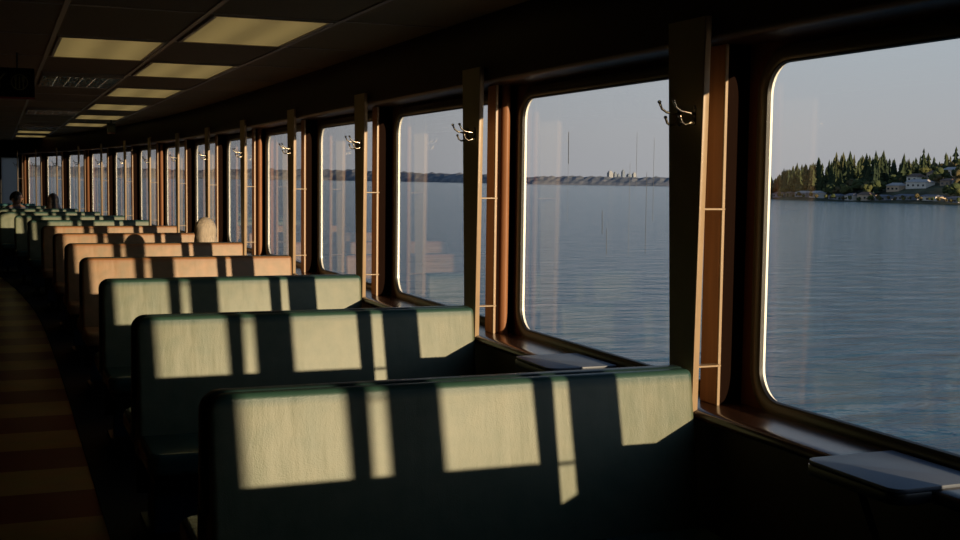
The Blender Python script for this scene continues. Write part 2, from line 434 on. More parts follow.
# ------------------------------------------------------------------ benches
BL, BR, BT = .515, 2.020, -.5855
m_dgseat = m_teal
def make_bench(mb_, ms_, far=None):
    root = empty('bench', (0, 0, 0))
    cx = (BL+BR)/2; hw = (BR-BL)/2
    zt = ZC+BT
    SH = .15
    MB().rslab(-hw, hw, .44, zt, 0, .050, (.02, .02, .020, .050), .017, axes='xzy', nc=8, nb=5, shear=-SH).build('backrest', mb_, root, 40)
    MB().rslab(-hw-.012, hw, .44, zt-.006, .056, .106, (.02, .02, .022, .054), .018, axes='xzy', nc=8, nb=5, shear=SH*.8).build('backrest', far or ms_, root, 40)
    MB().rslab(-hw-.014, hw+.002, .62, zt+.003, .046, .100, (.02, .02, .022, .056), .012, axes='xzy', nc=8, nb=4).build('top_shade', m_top_shade, root, 40)  # added dark cap paints the unlit top of the back
    for xx in (-hw+.004, hw-.016):
        sd = [(-.06, .375), (.155, .375), (.075, zt-.07), (.03, zt-.07)]
        MB().add([(xx, y, z) for y, z in sd]+[(xx+.012, y, z) for y, z in sd], [(0,1,2,3), (7,6,5,4), (0,1,5,4), (1,2,6,5), (2,3,7,6), (3,0,4,7)]).build('end_panel', m_black, root)
    for s in (0, 1):
        y0_, y1_ = ((-.49, -.085) if s == 0 else (.175, .57))
        MB().rslab(-hw-.01, hw, y0_, y1_, .40, .49, (.06, .03, .02, .02) if s == 0 else (.02, .02, .03, .06), .028, axes='xyz', nc=6, nb=4).build('seat', ms_, root, 40)
    MB().box(-hw+.02, hw-.02, -.44, .51, .360, .3745).build('seat_frame', m_black, root)
    MB().rslab(-hw+.03, hw-.03, .13, .358, -.30, -.27, (.01,)*4, .004, axes='xzy', nc=2, nb=1).rslab(-hw+.03, hw-.03, .13, .358, .36, .39, (.01,)*4, .004, axes='xzy', nc=2, nb=1).build('base_panel', m_bluem, root)
    for xx in (-hw+.10, hw-.10):
        MB().box(xx-.02, xx+.02, -.268, .358, .03, .358).rslab(xx-.05, xx+.05, -.30, .42, .0105, .03, (.01,)*4, .003, axes='xyz', nc=2, nb=1).build('leg', m_black, root)
    return root
m_top_shade = mat('bench_top_shade', (.018, .040, .038), .42, spec=.35)
p_green = make_bench(m_green, m_teal); p_tan = make_bench(m_tan, m_tan)
p_tealb = make_bench(m_tealb, m_tealb)
BEX = {1: .007, 2: .013, 3: .016, 4: .012, 5: .009, 6: .005}
used = {}
bl = {
 -2: 'green vinyl bench behind the viewer, two window bays back',
 -1: 'green vinyl bench just below the bottom edge of the view',
  0: 'nearest green vinyl bench, its back striped by the widest sun patches',
  1: 'green vinyl bench back directly behind the nearest one',
  2: 'third green bench back, in front of the first tan bench',
  3: 'nearest tan bench, just beyond the three big green ones',
  4: 'second tan bench, with a grey-haired passenger sitting beyond its right end',
  5: 'third tan bench, marked with the round shadow of a head',
  6: 'farthest of the four tan benches, before the small green ones',
  7: 'small sunlit green bench directly beyond the last tan bench',
  8: 'distant green bench, second beyond the tan benches',
  9: 'distant green bench, third beyond the tan benches, left end at picture edge',
  10: 'distant dark green bench in front of the two seated passengers',
  11: 'distant green bench the two far passengers sit against',
  12: 'farthest teal bench, under the last window'}
for k in range(-2, 13):
    kind = 't' if 3 <= k <= 6 else ('b' if k >= 12 else 'g'); pr = {'t': p_tan, 'g': p_green, 'b': p_tealb}[kind]
    o = pr if kind not in used else copy_tree(pr); used[kind] = 1
    o.location = ((BL+BR)/2+OFF[max(0, k)]+BEX.get(k, -.012 if k > 8 else 0), bx(k), 0)
    tag(o, bl[k], 'bench', 'back-to-back vinyl benches along the windows')

# ------------------------------------------------------------------ posts with coat hooks and brackets
def make_post():
    root = empty('hanger_post', (0, 0, 0))
    z0, z1 = -.733+ZC, .515+ZC
    mb = MB(); X0, X1 = -.010, .010
    side = [(.030, z0), (.158, z0), (.222, z1), (.004, z1)]
    mb.add([(X0, y, z) for y, z in side]+[(X1, y, z) for y, z in side], [(0,1,2,3), (7,6,5,4), (1,5,6,2), (2,6,7,3), (0,4,5,1)])
    mb.build('post_board', m_post, root)
    MB().rslab(X0-.001, X1+.001, z0, z1, -.005, .005, (.002,)*4, .003, axes='xzy', nc=2, nb=2, shear=.021).build('edge_strip', m_tanlam, root, 40)
    for z in (-.082, -.583):
        MB().rslab(.0105, .0965, .024, .060, ZC+z-.003, ZC+z+.003, (.002,)*4, .001, axes='xyz', nc=1, nb=1).build('bracket', m_tanlam, root)
    for y in (.050, .138):
        z = ZC+.210
        h = MB().rslab(y-.011, y+.011, z-.030, z+.034, X0-.004, X0+.0002, (.009,)*4, .002, axes='yzx', nc=4, nb=1).build('hook_plate', m_brass, root, 40)
        MB().tube([(X0-.003, y, z+.006), (X0-.026, y, z+.010), (X0-.050, y, z+.014), (X0-.068, y-.002, z+.024), (X0-.077, y-.003, z+.042)], [.0046, .0042, .0038, .0038, .0042], 8).lathe([(.0005, -.006), (.0055, -.003), (.0065, 0), (.0055, .004), (.0005, .006)], 10, (X0-.078, y-.003, z+.045)).build('prong', m_brass, h, 60)
        MB().tube([(X0-.003, y, z-.010), (X0-.018, y, z-.024), (X0-.034, y, z-.028), (X0-.047, y-.001, z-.020), (X0-.053, y-.002, z-.006)], [.0044, .004, .0038, .0038, .004], 8).lathe([(.0005, -.006), (.005, -.003), (.006, 0), (.005, .004), (.0005, .006)], 10, (X0-.054, y-.002, z-.003)).build('prong', m_brass, h, 60)
    return root
ordn = ['nearest', 'second', 'third', 'fourth', 'fifth', 'sixth', 'seventh', 'eighth', 'ninth', 'tenth', 'eleventh', 'twelfth', 'thirteenth', 'fourteenth']
pp = make_post()
for k in range(-3, 14):
    o = pp if k == -3 else copy_tree(pp)
    y = bx(k); o.location = (2.044+off(y+.05)+BEX.get(k, 0), y, 0)
    sl = (off(y+.3)-off(y))/.3; o.rotation_euler.z = -math.atan(sl)*.0
    if k < 0: lab = 'beige hanger post %s the viewer, outside the view' % {-1: 'beside', -2: 'behind', -3: 'far behind'}[k]
    elif k == 0: lab = 'largest beige tapered post with coat hooks, at the right end of the nearest green bench'
    else: lab = 'beige post with coat hooks, %s from the near end of the window row' % ordn[k]
    tag(o, lab, 'post', 'tapered hanger posts at the window pillars')

# ------------------------------------------------------------------ window tables
def make_table():
    root = empty('window_table', (0, 0, 0)); zt = -.708+ZC
    MB().rslab(1.928, 2.215, -1.035, -.690, zt-.010, zt, (.035, .004, .004, .035), .002, axes='xyz', nc=6, nb=2).build('tabletop', m_table, root, 40)
    MB().rslab(1.935, 2.216, -1.038, -.687, zt-.040, zt-.0105, (.038, .004, .004, .038), .006, axes='xyz', nc=6, nb=2).build('edging', m_edge, root, 40) if False else \
    MB().rslab(1.925, 2.036, -1.038, -.687, zt-.040, zt-.0105, (.038, .004, .004, .038), .004, axes='xyz', nc=6, nb=2).rslab(2.0355, 2.216, -1.038, -.687, zt-.0152, zt-.0105, (.002,)*4, .001, axes='xyz', nc=1, nb=1).build('edging', m_edge, root, 40)
    MB().tube([(1.97, -.86, zt-.04), (2.095, -.86, zt-.34)], .010, 8).box(2.087, 2.0995, -.90, -.82, zt-.42, zt-.30).build('support', m_black, root)
    for v in []: pass
    return root
tp = make_table()
for k in range(-1, 12):
    o = tp if k == -1 else copy_tree(tp)
    y = bx(k); o.location = (off(y-.86), y, 0)
    if k < 0: lab = 'window table behind the viewer'
    elif k == 0: lab = 'blue-grey rounded table at the lower right, under the nearest window'
    elif k == 1: lab = 'blue-grey window table showing just above the nearest green bench'
    elif k == 2: lab = 'blue-grey window table showing above the second green bench'
    else: lab = 'small window table on the sill, %s from the near end of the saloon' % ordn[k]
    tag(o, lab, 'table', 'small tables under the windows')

# ------------------------------------------------------------------ ceiling lights
m_diff = bpy.data.materials.new('lamp_diffuser'); n, l = nodes(m_diff); b = n['Principled BSDF']
b.inputs['Base Color'].default_value = (.30, .25, .12, 1); b.inputs['Roughness'].default_value = .5
tc = n.new('ShaderNodeTexCoord'); sp = n.new('ShaderNodeSeparateXYZ'); l.new(tc.outputs['Object'], sp.inputs['Vector'])
wv = n.new('ShaderNodeMath'); wv.operation = 'MULTIPLY'; wv.inputs[1].default_value = 2*PI/.27; l.new(sp.outputs['X'], wv.inputs[0])
cs = n.new('ShaderNodeMath'); cs.operation = 'COSINE'; l.new(wv.outputs[0], cs.inputs[0])
mr = n.new('ShaderNodeMapRange'); mr.inputs['From Min'].default_value = -1; mr.inputs['From Max'].default_value = 1; mr.inputs['To Min'].default_value = 1.1; mr.inputs['To Max'].default_value = .75
l.new(cs.outputs[0], mr.inputs['Value']); l.new(mr.outputs['Result'], b.inputs['Emission Strength'])
b.inputs['Emission Color'].default_value = (.158, .112, .038, 1)
def make_light():
    root = empty('ceiling_light', (0, 0, 0)); W2, L2 = .283, .60; zc = ZC+.75
    fr = MB()
    fr.box(-W2, -W2+.018, 0, 2*L2-.02, zc-.012, zc-.0005).box(W2-.018, W2, 0, 2*L2-.02, zc-.012, zc-.0005).box(-W2+.018, W2-.018, 0, .018, zc-.012, zc-.0005).box(-W2+.018, W2-.018, 2*L2-.038, 2*L2-.02, zc-.012, zc-.0005)
    fr.build('frame', m_bar, root)
    MB().rslab(-W2+.019, W2-.019, .019, 2*L2-.039, zc-.009, zc-.001, (.004,)*4, .003, axes='xyz', nc=2, nb=1).build('diffuser', m_diff, root)
    return root
lp_ = make_light(); first = True
LTS = [('right', 1.218, 5.645), ('right', 1.218, 8.12), ('right', 1.218, 10.60), ('right', 1.218, 13.08), ('right', 1.218, 15.56), ('right', 1.218, 18.04),
       ('left', .598, 6.885), ('left', .598, 21.765), ('left', .598, 24.245)]
cnt = {'right': 0, 'left': 0}
for side, x, y in LTS:
    o = lp_ if first else copy_tree(lp_); first = False
    o.location = (x, y, 0); c = cnt[side]; cnt[side] += 1
    if side == 'left' and c == 0: lab = 'yellow ceiling light panel nearest in the left column'
    elif side == 'left': lab = 'tiny far yellow ceiling panel, %s in the left column' % ('second last' if c == 1 else 'last')
    elif c == 0: lab = 'largest yellow ceiling light panel, nearest in the right column'
    else: lab = 'yellow ceiling light panel, %s from the near end of the right column' % ordn[c]
    tag(o, lab, 'ceiling light', 'yellow fluorescent ceiling panels')
def make_louver():
    root = empty('louvered_light', (0, 0, 0)); W2, L2 = .283, .60; zc = ZC+.75
    fr = MB()
    fr.box(-W2, -W2+.012, 0, 2*L2-.02, zc-.030, zc-.0005).box(W2-.012, W2, 0, 2*L2-.02, zc-.030, zc-.0005).box(-W2+.012, W2-.012, 0, .012, zc-.030, zc-.0005).box(-W2+.012, W2-.012, 2*L2-.032, 2*L2-.02, zc-.030, zc-.0005)
    fr.build('frame', m_bar, root)
    g = MB()
    def blade(p0, p1, h=.026):
        # tapered parabolic blade
        (x0, y0_), (x1, y1_) = p0, p1; dx, dy = x1-x0, y1_-y0_; L = math.hypot(dx, dy); nx, ny = -dy/L, dx/L
        vs = []
        for (x, y) in (p0, p1):
            vs += [(x-nx*.012, y-ny*.012, zc-.002), (x-nx*.003, y-ny*.003, zc-.002-h), (x+nx*.003, y+ny*.003, zc-.002-h), (x+nx*.012, y+ny*.012, zc-.002)]
        g.add(vs, [(0,1,5,4), (1,2,6,5), (2,3,7,6), (0,3,7,4), (0,1,2,3), (4,5,6,7)])
    for i in range(1, 6): blade((-.27+.09*i, .014), (-.27+.09*i, 1.166))
    for i in range(1, 12): blade((-.27, .014+.096*i), (.27, .014+.096*i))
    g.build('louver', m_louv, root)
    return root
lv = make_louver()
for i, (y, lab) in enumerate(((9.365, 'mirror-bladed louvered ceiling fixture behind the nearest left yellow panel'), (14.325, 'small glinting louvered ceiling fixture, middle of the three'), (19.285, 'farthest small louvered ceiling fixture in the left column'))):
    o = lv if i == 0 else copy_tree(lv); o.location = (.598, y, 0)
    tag(o, lab, 'ceiling light', 'mirror louvered ceiling fixtures')

# ------------------------------------------------------------------ hanging signs
def text_mesh(s, size, m, parent, loc, rot=(PI/2, 0, 0), name='lettering', ext=.002, align='RIGHT'):
    cu = bpy.data.curves.new(name, 'FONT'); cu.body = s; cu.size = size; cu.extrude = ext; cu.align_x = align; cu.align_y = 'CENTER'
    t = bpy.data.objects.new(name, cu); COL.objects.link(t)
    dg = bpy.context.evaluated_depsgraph_get(); me = bpy.data.meshes.new_from_object(t.evaluated_get(dg))
    bpy.data.objects.remove(t)
    o = bpy.data.objects.new(name, me); COL.objects.link(o); me.materials.append(m); o.parent = parent; o.location = loc; o.rotation_euler = rot
    return o
sg = empty('hanging_sign', (-.28, 8.0, ZC+.75))
MB().rslab(-.50, .50, -.272, -.095, -.02, .02, (.004,)*4, .003, axes='xzy', nc=2, nb=1).build('sign_board', mat('matt_black_sign', (.003, .003, .003), .8, spec=.05), sg)
MB().box(-.50, .50, -.021, .021, -.284, -.2725).build('red_edge', mat('dark_red_paint', (.16, .008, .006), .5), sg)
MB().tube([(-.4, 0, -.096), (-.4, 0, -.0005)], .006).tube([(.4, 0, -.096), (.4, 0, -.0005)], .006).build('hanger_rods', m_black, sg)
m_let = mat('faded_olive_lettering', (.085, .085, .030), .6)
text_mesh('GALLEY', .13, m_let, sg, (.335, -.0205, -.182))
ic = MB(); cxx, czz, R1 = .412, -.182, .046
ic.tube([(cxx+R1*math.cos(2*PI*i/32), -.021, czz+R1*math.sin(2*PI*i/32)) for i in range(33)], .003, 6)
for dx in (-.022, 0, .022):
    ic.box(cxx+dx-.004, cxx+dx+.004, -.0225, -.0195, czz-.038, czz+.036)
ic.box(cxx-.029, cxx-.015, -.0225, -.0195, czz+.010, czz+.036); ic.box(cxx+.013, cxx+.031, -.0225, -.0195, czz+.004, czz+.034)
ic.build('cutlery_emblem', m_let, sg)
tag(sg, 'black hanging sign with faint lettering and round cutlery emblem at upper left', 'sign')
es = empty('small_ceiling_sign', (1.43, 17.0, ZC+.75))
MB().rslab(-.055, .055, -.165, -.045, -.012, .012, (.004,)*4, .003, axes='xzy', nc=2, nb=1).build('sign_board', mat('dull_green_sign', (.07, .09, .045), .5), es)
MB().box(-.05, .05, -.0125, .0125, -.185, -.166).build('red_edge', mat('dull_red_sign', (.16, .04, .015), .5), es)
MB().tube([(0, 0, -.046), (0, 0, -.0005)], .008).build('stem', m_black, es)
tag(es, 'tiny dull green hanging sign under the ceiling near the far lights', 'sign')

# ------------------------------------------------------------------ passengers
def skin_mesh(name, joints, edges, m, parent, sub=2, root=0):
    me = bpy.data.meshes.new(name); me.from_pydata([j[0] for j in joints], edges, []); me.update()
    o = bpy.data.objects.new(name, me); COL.objects.link(o); o.parent = parent
    bpy.context.view_layer.objects.active = o
    md = o.modifiers.new('skin', 'SKIN'); md.use_smooth_shade = True
    for i, j in enumerate(joints):
        sv = me.skin_vertices[0].data[i]; r = j[1]; sv.radius = r if isinstance(r, tuple) else (r, r); sv.use_root = (i == root)
    o.modifiers.new('sub', 'SUBSURF').levels = sub; o.modifiers['sub'].render_levels = sub
    dg = bpy.context.evaluated_depsgraph_get(); me2 = bpy.data.meshes.new_from_object(o.evaluated_get(dg)); me2.name = name
    o.modifiers.clear(); o.data = me2
    if m: me2.materials.append(m)
    for p in me2.polygons: p.use_smooth = True
    return o
def head_mesh(hc, yaw):
    """face built into a deformed sphere: brow, eye sockets, nose, mouth, chin, ears"""
    vs = []; fs = []; nu, nv = 36, 28; cz, sz = math.cos(yaw), math.sin(yaw)
    for j in range(1, nv):
        th = PI*j/nv
        for i in range(nu):
            ph = 2*PI*i/nu
            x, y, z = math.sin(th)*math.sin(ph), math.sin(th)*math.cos(ph), math.cos(th)   # +y = face
            px, py, pz = x*.077, y*.098, z*.118
            if z < 0: px *= 1+.26*z; py *= 1+.10*z
            if y > 0:
                g = lambda x0, z0, sx, sz_: math.exp(-((px-x0)/sx)**2-((pz-z0)/sz_)**2)
                py += .024*g(0, -.018, .011, .020)+.012*g(0, .006, .008, .022)
                py -= .010*(g(.030, .010, .014, .010)+g(-.030, .010, .014, .010))
                py += .006*(g(.030, .030, .020, .008)+g(-.030, .030, .020, .008))
                py += .007*g(0, -.053, .022, .006)+.007*g(0, -.066, .020, .006)-.004*g(0, -.0595, .022, .003)
                py += .010*g(0, -.095, .018, .014)
            vs.append((px, py, pz))
    for j in range(nv-2):
        for i in range(nu): fs.append((j*nu+i, j*nu+(i+1) % nu, (j+1)*nu+(i+1) % nu, (j+1)*nu+i))
    vs += [(0, 0, .118), (0, .0, -.112)]; t = len(vs)-2
    for i in range(nu): fs.append((i, (i+1) % nu, t)); fs.append(((nv-2)*nu+i, (nv-2)*nu+(i+1) % nu, t+1))
    mb = MB().add(vs, fs)
    for s in (-1, 1):
        mb.add([(s*(.076+.010*math.sin(PI*a/6)*(.5 if b == 0 else 1)), -.005-.016*b+.004*math.cos(PI*a/6), -.030+.056*a/6) for b in (0, 1) for a in range(7)]+[(s*.070, -.004, 0)],
               [(a, a+1, 7+a+1, 7+a) for a in range(6)]+[(a, a+1, 14) for a in range(6)]+[(7+a, 7+a+1, 14) for a in range(6)])
    mb.v = [Vector((v.x*cz-v.y*sz, v.x*sz+v.y*cz, v.z))+Vector(hc) for v in mb.v]
    return mb
def hair_mesh(hc, yaw, long, rad=1.08):
    """cap of hair hugging the skull, falling to the shoulders when long"""
    vs = []; fs = []; nu = 40; cz, sz = math.cos(yaw), math.sin(yaw)
    rows = []
    for j in range(0, 15):
        th = .02+(PI*.60)*j/14; rows.append((math.sin(th), math.cos(th)))
    zmin = rows[-1][1]
    if long:
        for j in range(1, 12): rows.append((.98+.05*math.sin(j/11*PI)+long[1]*j/11, zmin-(long[0]/.128)*j/11))
    for (s_, c_) in rows:
        for i in range(nu):
            ph = 2*PI*i/nu; fy = math.cos(ph); lock = 1+.018*math.sin(9*ph+1.3*c_)+.012*math.sin(23*ph)
            x = s_*math.sin(ph)*.092*rad*lock; y = s_*fy*.112*rad*lock; z = c_*.130
            if fy > .35 and c_ < .55:             # open the face
                y = min(y, .035+.04*(c_+.2)) if c_ > .1 else min(y, .028)
                if abs(math.sin(ph)) < .9: x = math.copysign(max(abs(x), .070*min(1, (.55-c_)*3)), x if abs(x) > 1e-5 else 1)
            vs.append((x, y, z))
    n_ = len(rows)
    for j in range(n_-1):
        for i in range(nu):
            i2 = (i+1) % nu
            if not (math.cos(2*PI*(i+.5)/nu) > .62 and rows[j][1] < .52): fs.append((j*nu+i, j*nu+i2, (j+1)*nu+i2, (j+1)*nu+i))
    fs.append(tuple(range(nu)))
    mb = MB().add(vs, fs)
    mb.v = [Vector((v.x*cz-v.y*sz, v.x*sz+v.y*cz, v.z))+Vector(hc) for v in mb.v]
    return mb
m_skin = mat('passenger_skin', (.42, .22, .13), .5)
m_bark = mat('dark_brown_hair', (.025, .014, .009), .45, bump=.6, bscale=60, stretch=(8, 8, 1))
m_greyh = mat('grey_blond_hair', (.54, .44, .33), .5, bump=.8, bscale=30, stretch=(10, 10, 1), var=.25, vscale=12)
def person(loc, rz, headyaw, head_h, shirt, trousers, hairm, long, label, glasses=False):
    root = empty('person', loc, rz); h = head_h   # crown height above deck; hips at origin, facing +y
    nk = h-.245; sh = nk-.055
    J = [((0, 0, .575), (.135, .10)), ((0, -.015, .70), (.125, .09)), ((0, -.03, (.70+sh)/2+.03), (.135, .095)), ((0, -.03, sh-.03), (.14, .085)), ((0, -.015, nk), (.055, .055)), ((0, .0, h-.14), (.050, .055))]
    E = [(i, i+1) for i in range(5)]
    def limb(start, pts):
        p = start
        for c, r in pts: J.append((c, r)); E.append((p, len(J)-1)); p = len(J)-1
        return p
    for s in (-1, 1):
        limb(0, [((s*.10, .06, .57), .085), ((s*.12, .26, .575), .072), ((s*.12, .44, .55), .058), ((s*.12, .46, .32), .052), ((s*.12, .45, .10), .038), ((s*.125, .50, .05), .035), ((s*.13, .60, .035), .030)])
        wri = limb(3, [((s*.165, -.03, sh-.01), .058), ((s*.205, .00, sh-.16), .045), ((s*.215, .04, sh-.29), .038), ((s*.17, .17, .70), .032), ((s*.12, .26, .675), .026), ((s*.105, .30, .665), (.030, .020))])
        for fi, (dx, ln) in enumerate(((-.022, .065), (-.007, .075), (.008, .07), (.022, .055))):
            limb(wri, [((s*(.105-dx*.9), .33, .668), .0095), ((s*(.105-dx*1.1), .335+ln*.5, .662), .0085), ((s*(.105-dx*1.1), .335+ln*.85, .648), .0072)])
        limb(wri, [((s*.075, .30, .664), .0105), ((s*.062, .325, .655), .009)])
    body = skin_mesh('body', J, E, m_skin, root, 2)
    hc = Vector((0, .015, h-.118)); hm = head_mesh(hc, headyaw)
    bm = bmesh.new(); bm.from_mesh(body.data); tmp = bpy.data.meshes.new('t'); tmp.from_pydata([tuple(v) for v in hm.v], [], hm.f); bm.from_mesh(tmp)
    for f_ in bm.faces: f_.smooth = True
    bmesh.ops.recalc_face_normals(bm, faces=bm.faces); bm.to_mesh(body.data); bm.free()
    # clothes: slightly wider skins over torso + upper arms, and over the legs
    T = [((0, 0, .60), (.150, .118)), ((0, -.015, .70), (.140, .108)), ((0, -.03, (.70+sh)/2+.03), (.150, .112)), ((0, -.03, sh-.02), (.155, .100)), ((0, -.018, nk-.035), (.075, .075))]
    TE = [(i, i+1) for i in range(4)]
    for s in (-1, 1):
        p = 3
        for c, r in [((s*.165, -.03, sh-.01), .070), ((s*.205, .00, sh-.16), .058), ((s*.215, .04, sh-.29), .050), ((s*.175, .155, .702), .044)]:
            T.append((c, r)); TE.append((p, len(T)-1)); p = len(T)-1
    skin_mesh('shirt', T, TE, shirt, root, 2)
    Lg = [((0, 0, .580), (.150, .112))]; LE = []
    for s in (-1, 1):
        p = 0
        for c, r in [((s*.10, .06, .578), .088), ((s*.12, .26, .580), .084), ((s*.12, .44, .555), .070), ((s*.12, .46, .32), .064), ((s*.12, .45, .13), .054)]:
            Lg.append((c, r)); LE.append((p, len(Lg)-1)); p = len(Lg)-1
    skin_mesh('trousers', Lg, LE, trousers, root, 2)
    for s in (-1, 1):
        MB().rslab(s*.128-.045, s*.128+.045, .40, .68, .0, .075, (.035, .035, .04, .04), .02, axes='xyz', nc=5, nb=3).build('shoe', m_black, root, 50)
    hair_mesh(hc, headyaw, long).build('hair', hairm, root, 70)
    if glasses:
        g = MB()
        for s in (-1, 1):
            g.tube([(s*.032+.020*math.cos(2*PI*i/16), .108, .012+.016*math.sin(2*PI*i/16)) for i in range(17)], .0018, 6)
            g.tube([(s*.052, .106, .016), (s*.082, .04, .014), (s*.084, -.01, .008)], .0018, 6)
        g.tube([(-.012, .109, .014), (.012, .109, .014)], .0018, 6)
        cz, sz = math.cos(headyaw), math.sin(headyaw)
        g.v = [Vector((v.x*cz-v.y*sz, v.x*sz+v.y*cz, v.z))+hc for v in g.v]
        g.build('glasses', m_black, root)
    tag(root, label, 'person'); return root
m_sh1 = mat('navy_jacket', (.03, .04, .09), .8); m_sh2 = mat('grey_jacket', (.12, .12, .15), .8); m_sh3 = mat('dark_brown_sweater', (.045, .022, .02), .8)
m_tr = mat('dark_trousers', (.02, .022, .03), .8)
person((1.755, bx(4)+.32, .0105), 0, 0, ZC-.388, m_sh1, m_tr, m_greyh, (.20, .05), 'grey-haired person seated beyond the second tan bench, back of head above it')
person((.31, bx(11)-.30, .0105), PI, PI*.5-.2, ZC-.325, m_sh2, m_tr, m_bark, None, 'dark-haired person with glasses seated at far left, face turned towards the windows', glasses=True)
person((.90, bx(10)+.45, .0105), 0, 0, ZC-.340, m_sh3, m_tr, m_bark, (.27, .70), 'person with long dark hair seated far off before the distant windows')

# ------------------------------------------------------------------ outside: sea, far hills, wooded shore
def ray(px, py): return r_*((px-480)/1200)-u_*((py-270)/1200)+fw
H = 12.0; ZS = ZC-H
def hit_sea(px, py): d = ray(px, py); return Vector((0, 0, ZC))+d*(-H/d.z)
m_sea = bpy.data.materials.new('sea_water'); n, l = nodes(m_sea); b = n['Principled BSDF']
b.inputs['Base Color'].default_value = (.016, .075, .125, 1); b.inputs['Roughness'].default_value = .12; b.inputs['IOR'].default_value = 1.333
tc = n.new('ShaderNodeTexCoord')
mp = n.new('ShaderNodeMapping'); mp.inputs['Rotation'].default_value = (0, 0, .5); mp.inputs['Scale'].default_value = (.50, 1.0, 1); l.new(tc.outputs['Object'], mp.inputs['Vector'])
t1 = n.new('ShaderNodeTexNoise'); t1.inputs['Scale'].default_value = .32; t1.inputs['Detail'].default_value = 7; t1.inputs['Roughness'].default_value = .55; t1.inputs['Distortion'].default_value = .4
l.new(mp.outputs['Vector'], t1.inputs['Vector'])
b1 = n.new('ShaderNodeBump'); b1.inputs['Strength'].default_value = 1; b1.inputs['Distance'].default_value = 1.35
l.new(t1.outputs['Fac'], b1.inputs['Height']); l.new(b1.outputs['Normal'], b.inputs['Normal'])
MBs = MB().box(-12000, 14000, -6000, 20000, ZS-2, ZS); sea = MBs.build('sea', m_sea); tag(sea, kind='structure')

# far hilly coast
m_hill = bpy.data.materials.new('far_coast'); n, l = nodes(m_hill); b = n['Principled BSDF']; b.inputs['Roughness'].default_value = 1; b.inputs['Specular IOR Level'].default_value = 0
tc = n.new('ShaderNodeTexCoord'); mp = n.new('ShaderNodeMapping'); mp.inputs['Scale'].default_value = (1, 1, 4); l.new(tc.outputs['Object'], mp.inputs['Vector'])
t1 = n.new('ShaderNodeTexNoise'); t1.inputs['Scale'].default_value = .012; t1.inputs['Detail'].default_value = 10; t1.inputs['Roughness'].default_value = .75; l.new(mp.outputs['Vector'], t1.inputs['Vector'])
r = n.new('ShaderNodeValToRGB'); e = r.color_ramp.elements; e[0].position = .40; e[0].color = (.13, .16, .19, 1); e[1].position = .66; e[1].color = (.36, .34, .33, 1)  # blue-grey lifted to paint in distance haze; pale specks are houses
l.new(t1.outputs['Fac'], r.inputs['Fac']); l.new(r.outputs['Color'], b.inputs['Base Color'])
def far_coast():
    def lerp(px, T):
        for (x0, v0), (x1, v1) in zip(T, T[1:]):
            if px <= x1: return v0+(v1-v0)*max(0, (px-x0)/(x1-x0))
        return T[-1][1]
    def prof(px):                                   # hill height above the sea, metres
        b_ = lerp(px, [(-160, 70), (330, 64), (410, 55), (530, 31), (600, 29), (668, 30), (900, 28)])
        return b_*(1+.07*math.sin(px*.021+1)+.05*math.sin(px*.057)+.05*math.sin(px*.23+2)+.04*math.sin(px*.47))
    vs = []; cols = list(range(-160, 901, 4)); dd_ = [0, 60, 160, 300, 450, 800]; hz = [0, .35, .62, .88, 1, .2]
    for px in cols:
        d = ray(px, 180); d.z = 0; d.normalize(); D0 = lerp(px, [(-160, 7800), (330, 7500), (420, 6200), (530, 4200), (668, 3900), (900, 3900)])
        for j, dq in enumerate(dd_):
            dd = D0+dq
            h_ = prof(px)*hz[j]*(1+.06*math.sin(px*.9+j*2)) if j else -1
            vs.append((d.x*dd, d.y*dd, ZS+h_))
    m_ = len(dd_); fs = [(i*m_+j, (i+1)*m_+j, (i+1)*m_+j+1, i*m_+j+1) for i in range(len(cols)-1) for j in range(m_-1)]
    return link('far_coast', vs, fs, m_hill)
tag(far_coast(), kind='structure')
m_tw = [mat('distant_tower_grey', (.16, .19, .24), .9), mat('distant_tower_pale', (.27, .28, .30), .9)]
for i, (px, hh, ww, c, lab) in enumerate(((610, 58, 20, 1, 'palest and widest of the distant skyline towers, leftmost'), (615, 54, 13, 0, 'short grey distant skyline tower beside the pale leftmost one'), (618.5, 46, 13, 0, 'broad low grey distant skyline tower in the middle'), (623, 66, 13, 0, 'tallest thin grey distant skyline tower'), (629, 50, 20, 0, 'low grey distant skyline tower left of the last pale one'), (634, 56, 15, 1, 'pale rightmost distant skyline tower'))):
    d = ray(px, 180); d.z = 0; d.normalize(); p = d*(5300+i*90); mb = MB()
    mb.box(-ww/2, ww/2, -ww/2, ww/2, 0, hh*.9); mb.box(-ww/3, ww/3, -ww/3, ww/3, hh*.9, hh); mb.box(-1, 1, -1, 1, hh, hh+5)
    o = mb.build('distant_tower', m_tw[c]); o.location = (p.x, p.y, ZS+1); tag(o, lab, 'building', 'skyline towers behind the far coast')

# wooded residential shore at the right
A = hit_sea(770, 199.3); B = hit_sea(940, 204.8); A.z = B.z = ZS
ds = (B-A).normalized(); L0 = (B-A).length
dt = Vector((-ds.y, ds.x, 0)); dt = dt if dt.dot(A) > 0 else -dt
def ground(s, t):
    if t < 0: return -1.0
    a = max(0, min(1, (s+30)/(L0*.95)))
    a = a*a*(3-2*a)
    hmax = 9+25*a
    return (1.6*min(1, t/6)+ (hmax-1.6)*(1-math.exp(-max(0, t-14)/70.0)) + .8*math.sin(s*.05+t*.04))*max(0, min(1, (s+75)/40))
vs = []; SS = [-75+12*i for i in range(56)]; TT = [-8, 0, 3, 8, 14, 24, 38, 55, 80, 110, 150, 210, 300]
for s in SS:
    for t in TT:
        p = A+ds*s+dt*t; vs.append((p.x, p.y, ZS+ground(s, t)))
m_ = len(TT); fs = [(i*m_+j, (i+1)*m_+j, (i+1)*m_+j+1, i*m_+j+1) for i in range(len(SS)-1) for j in range(m_-1)]
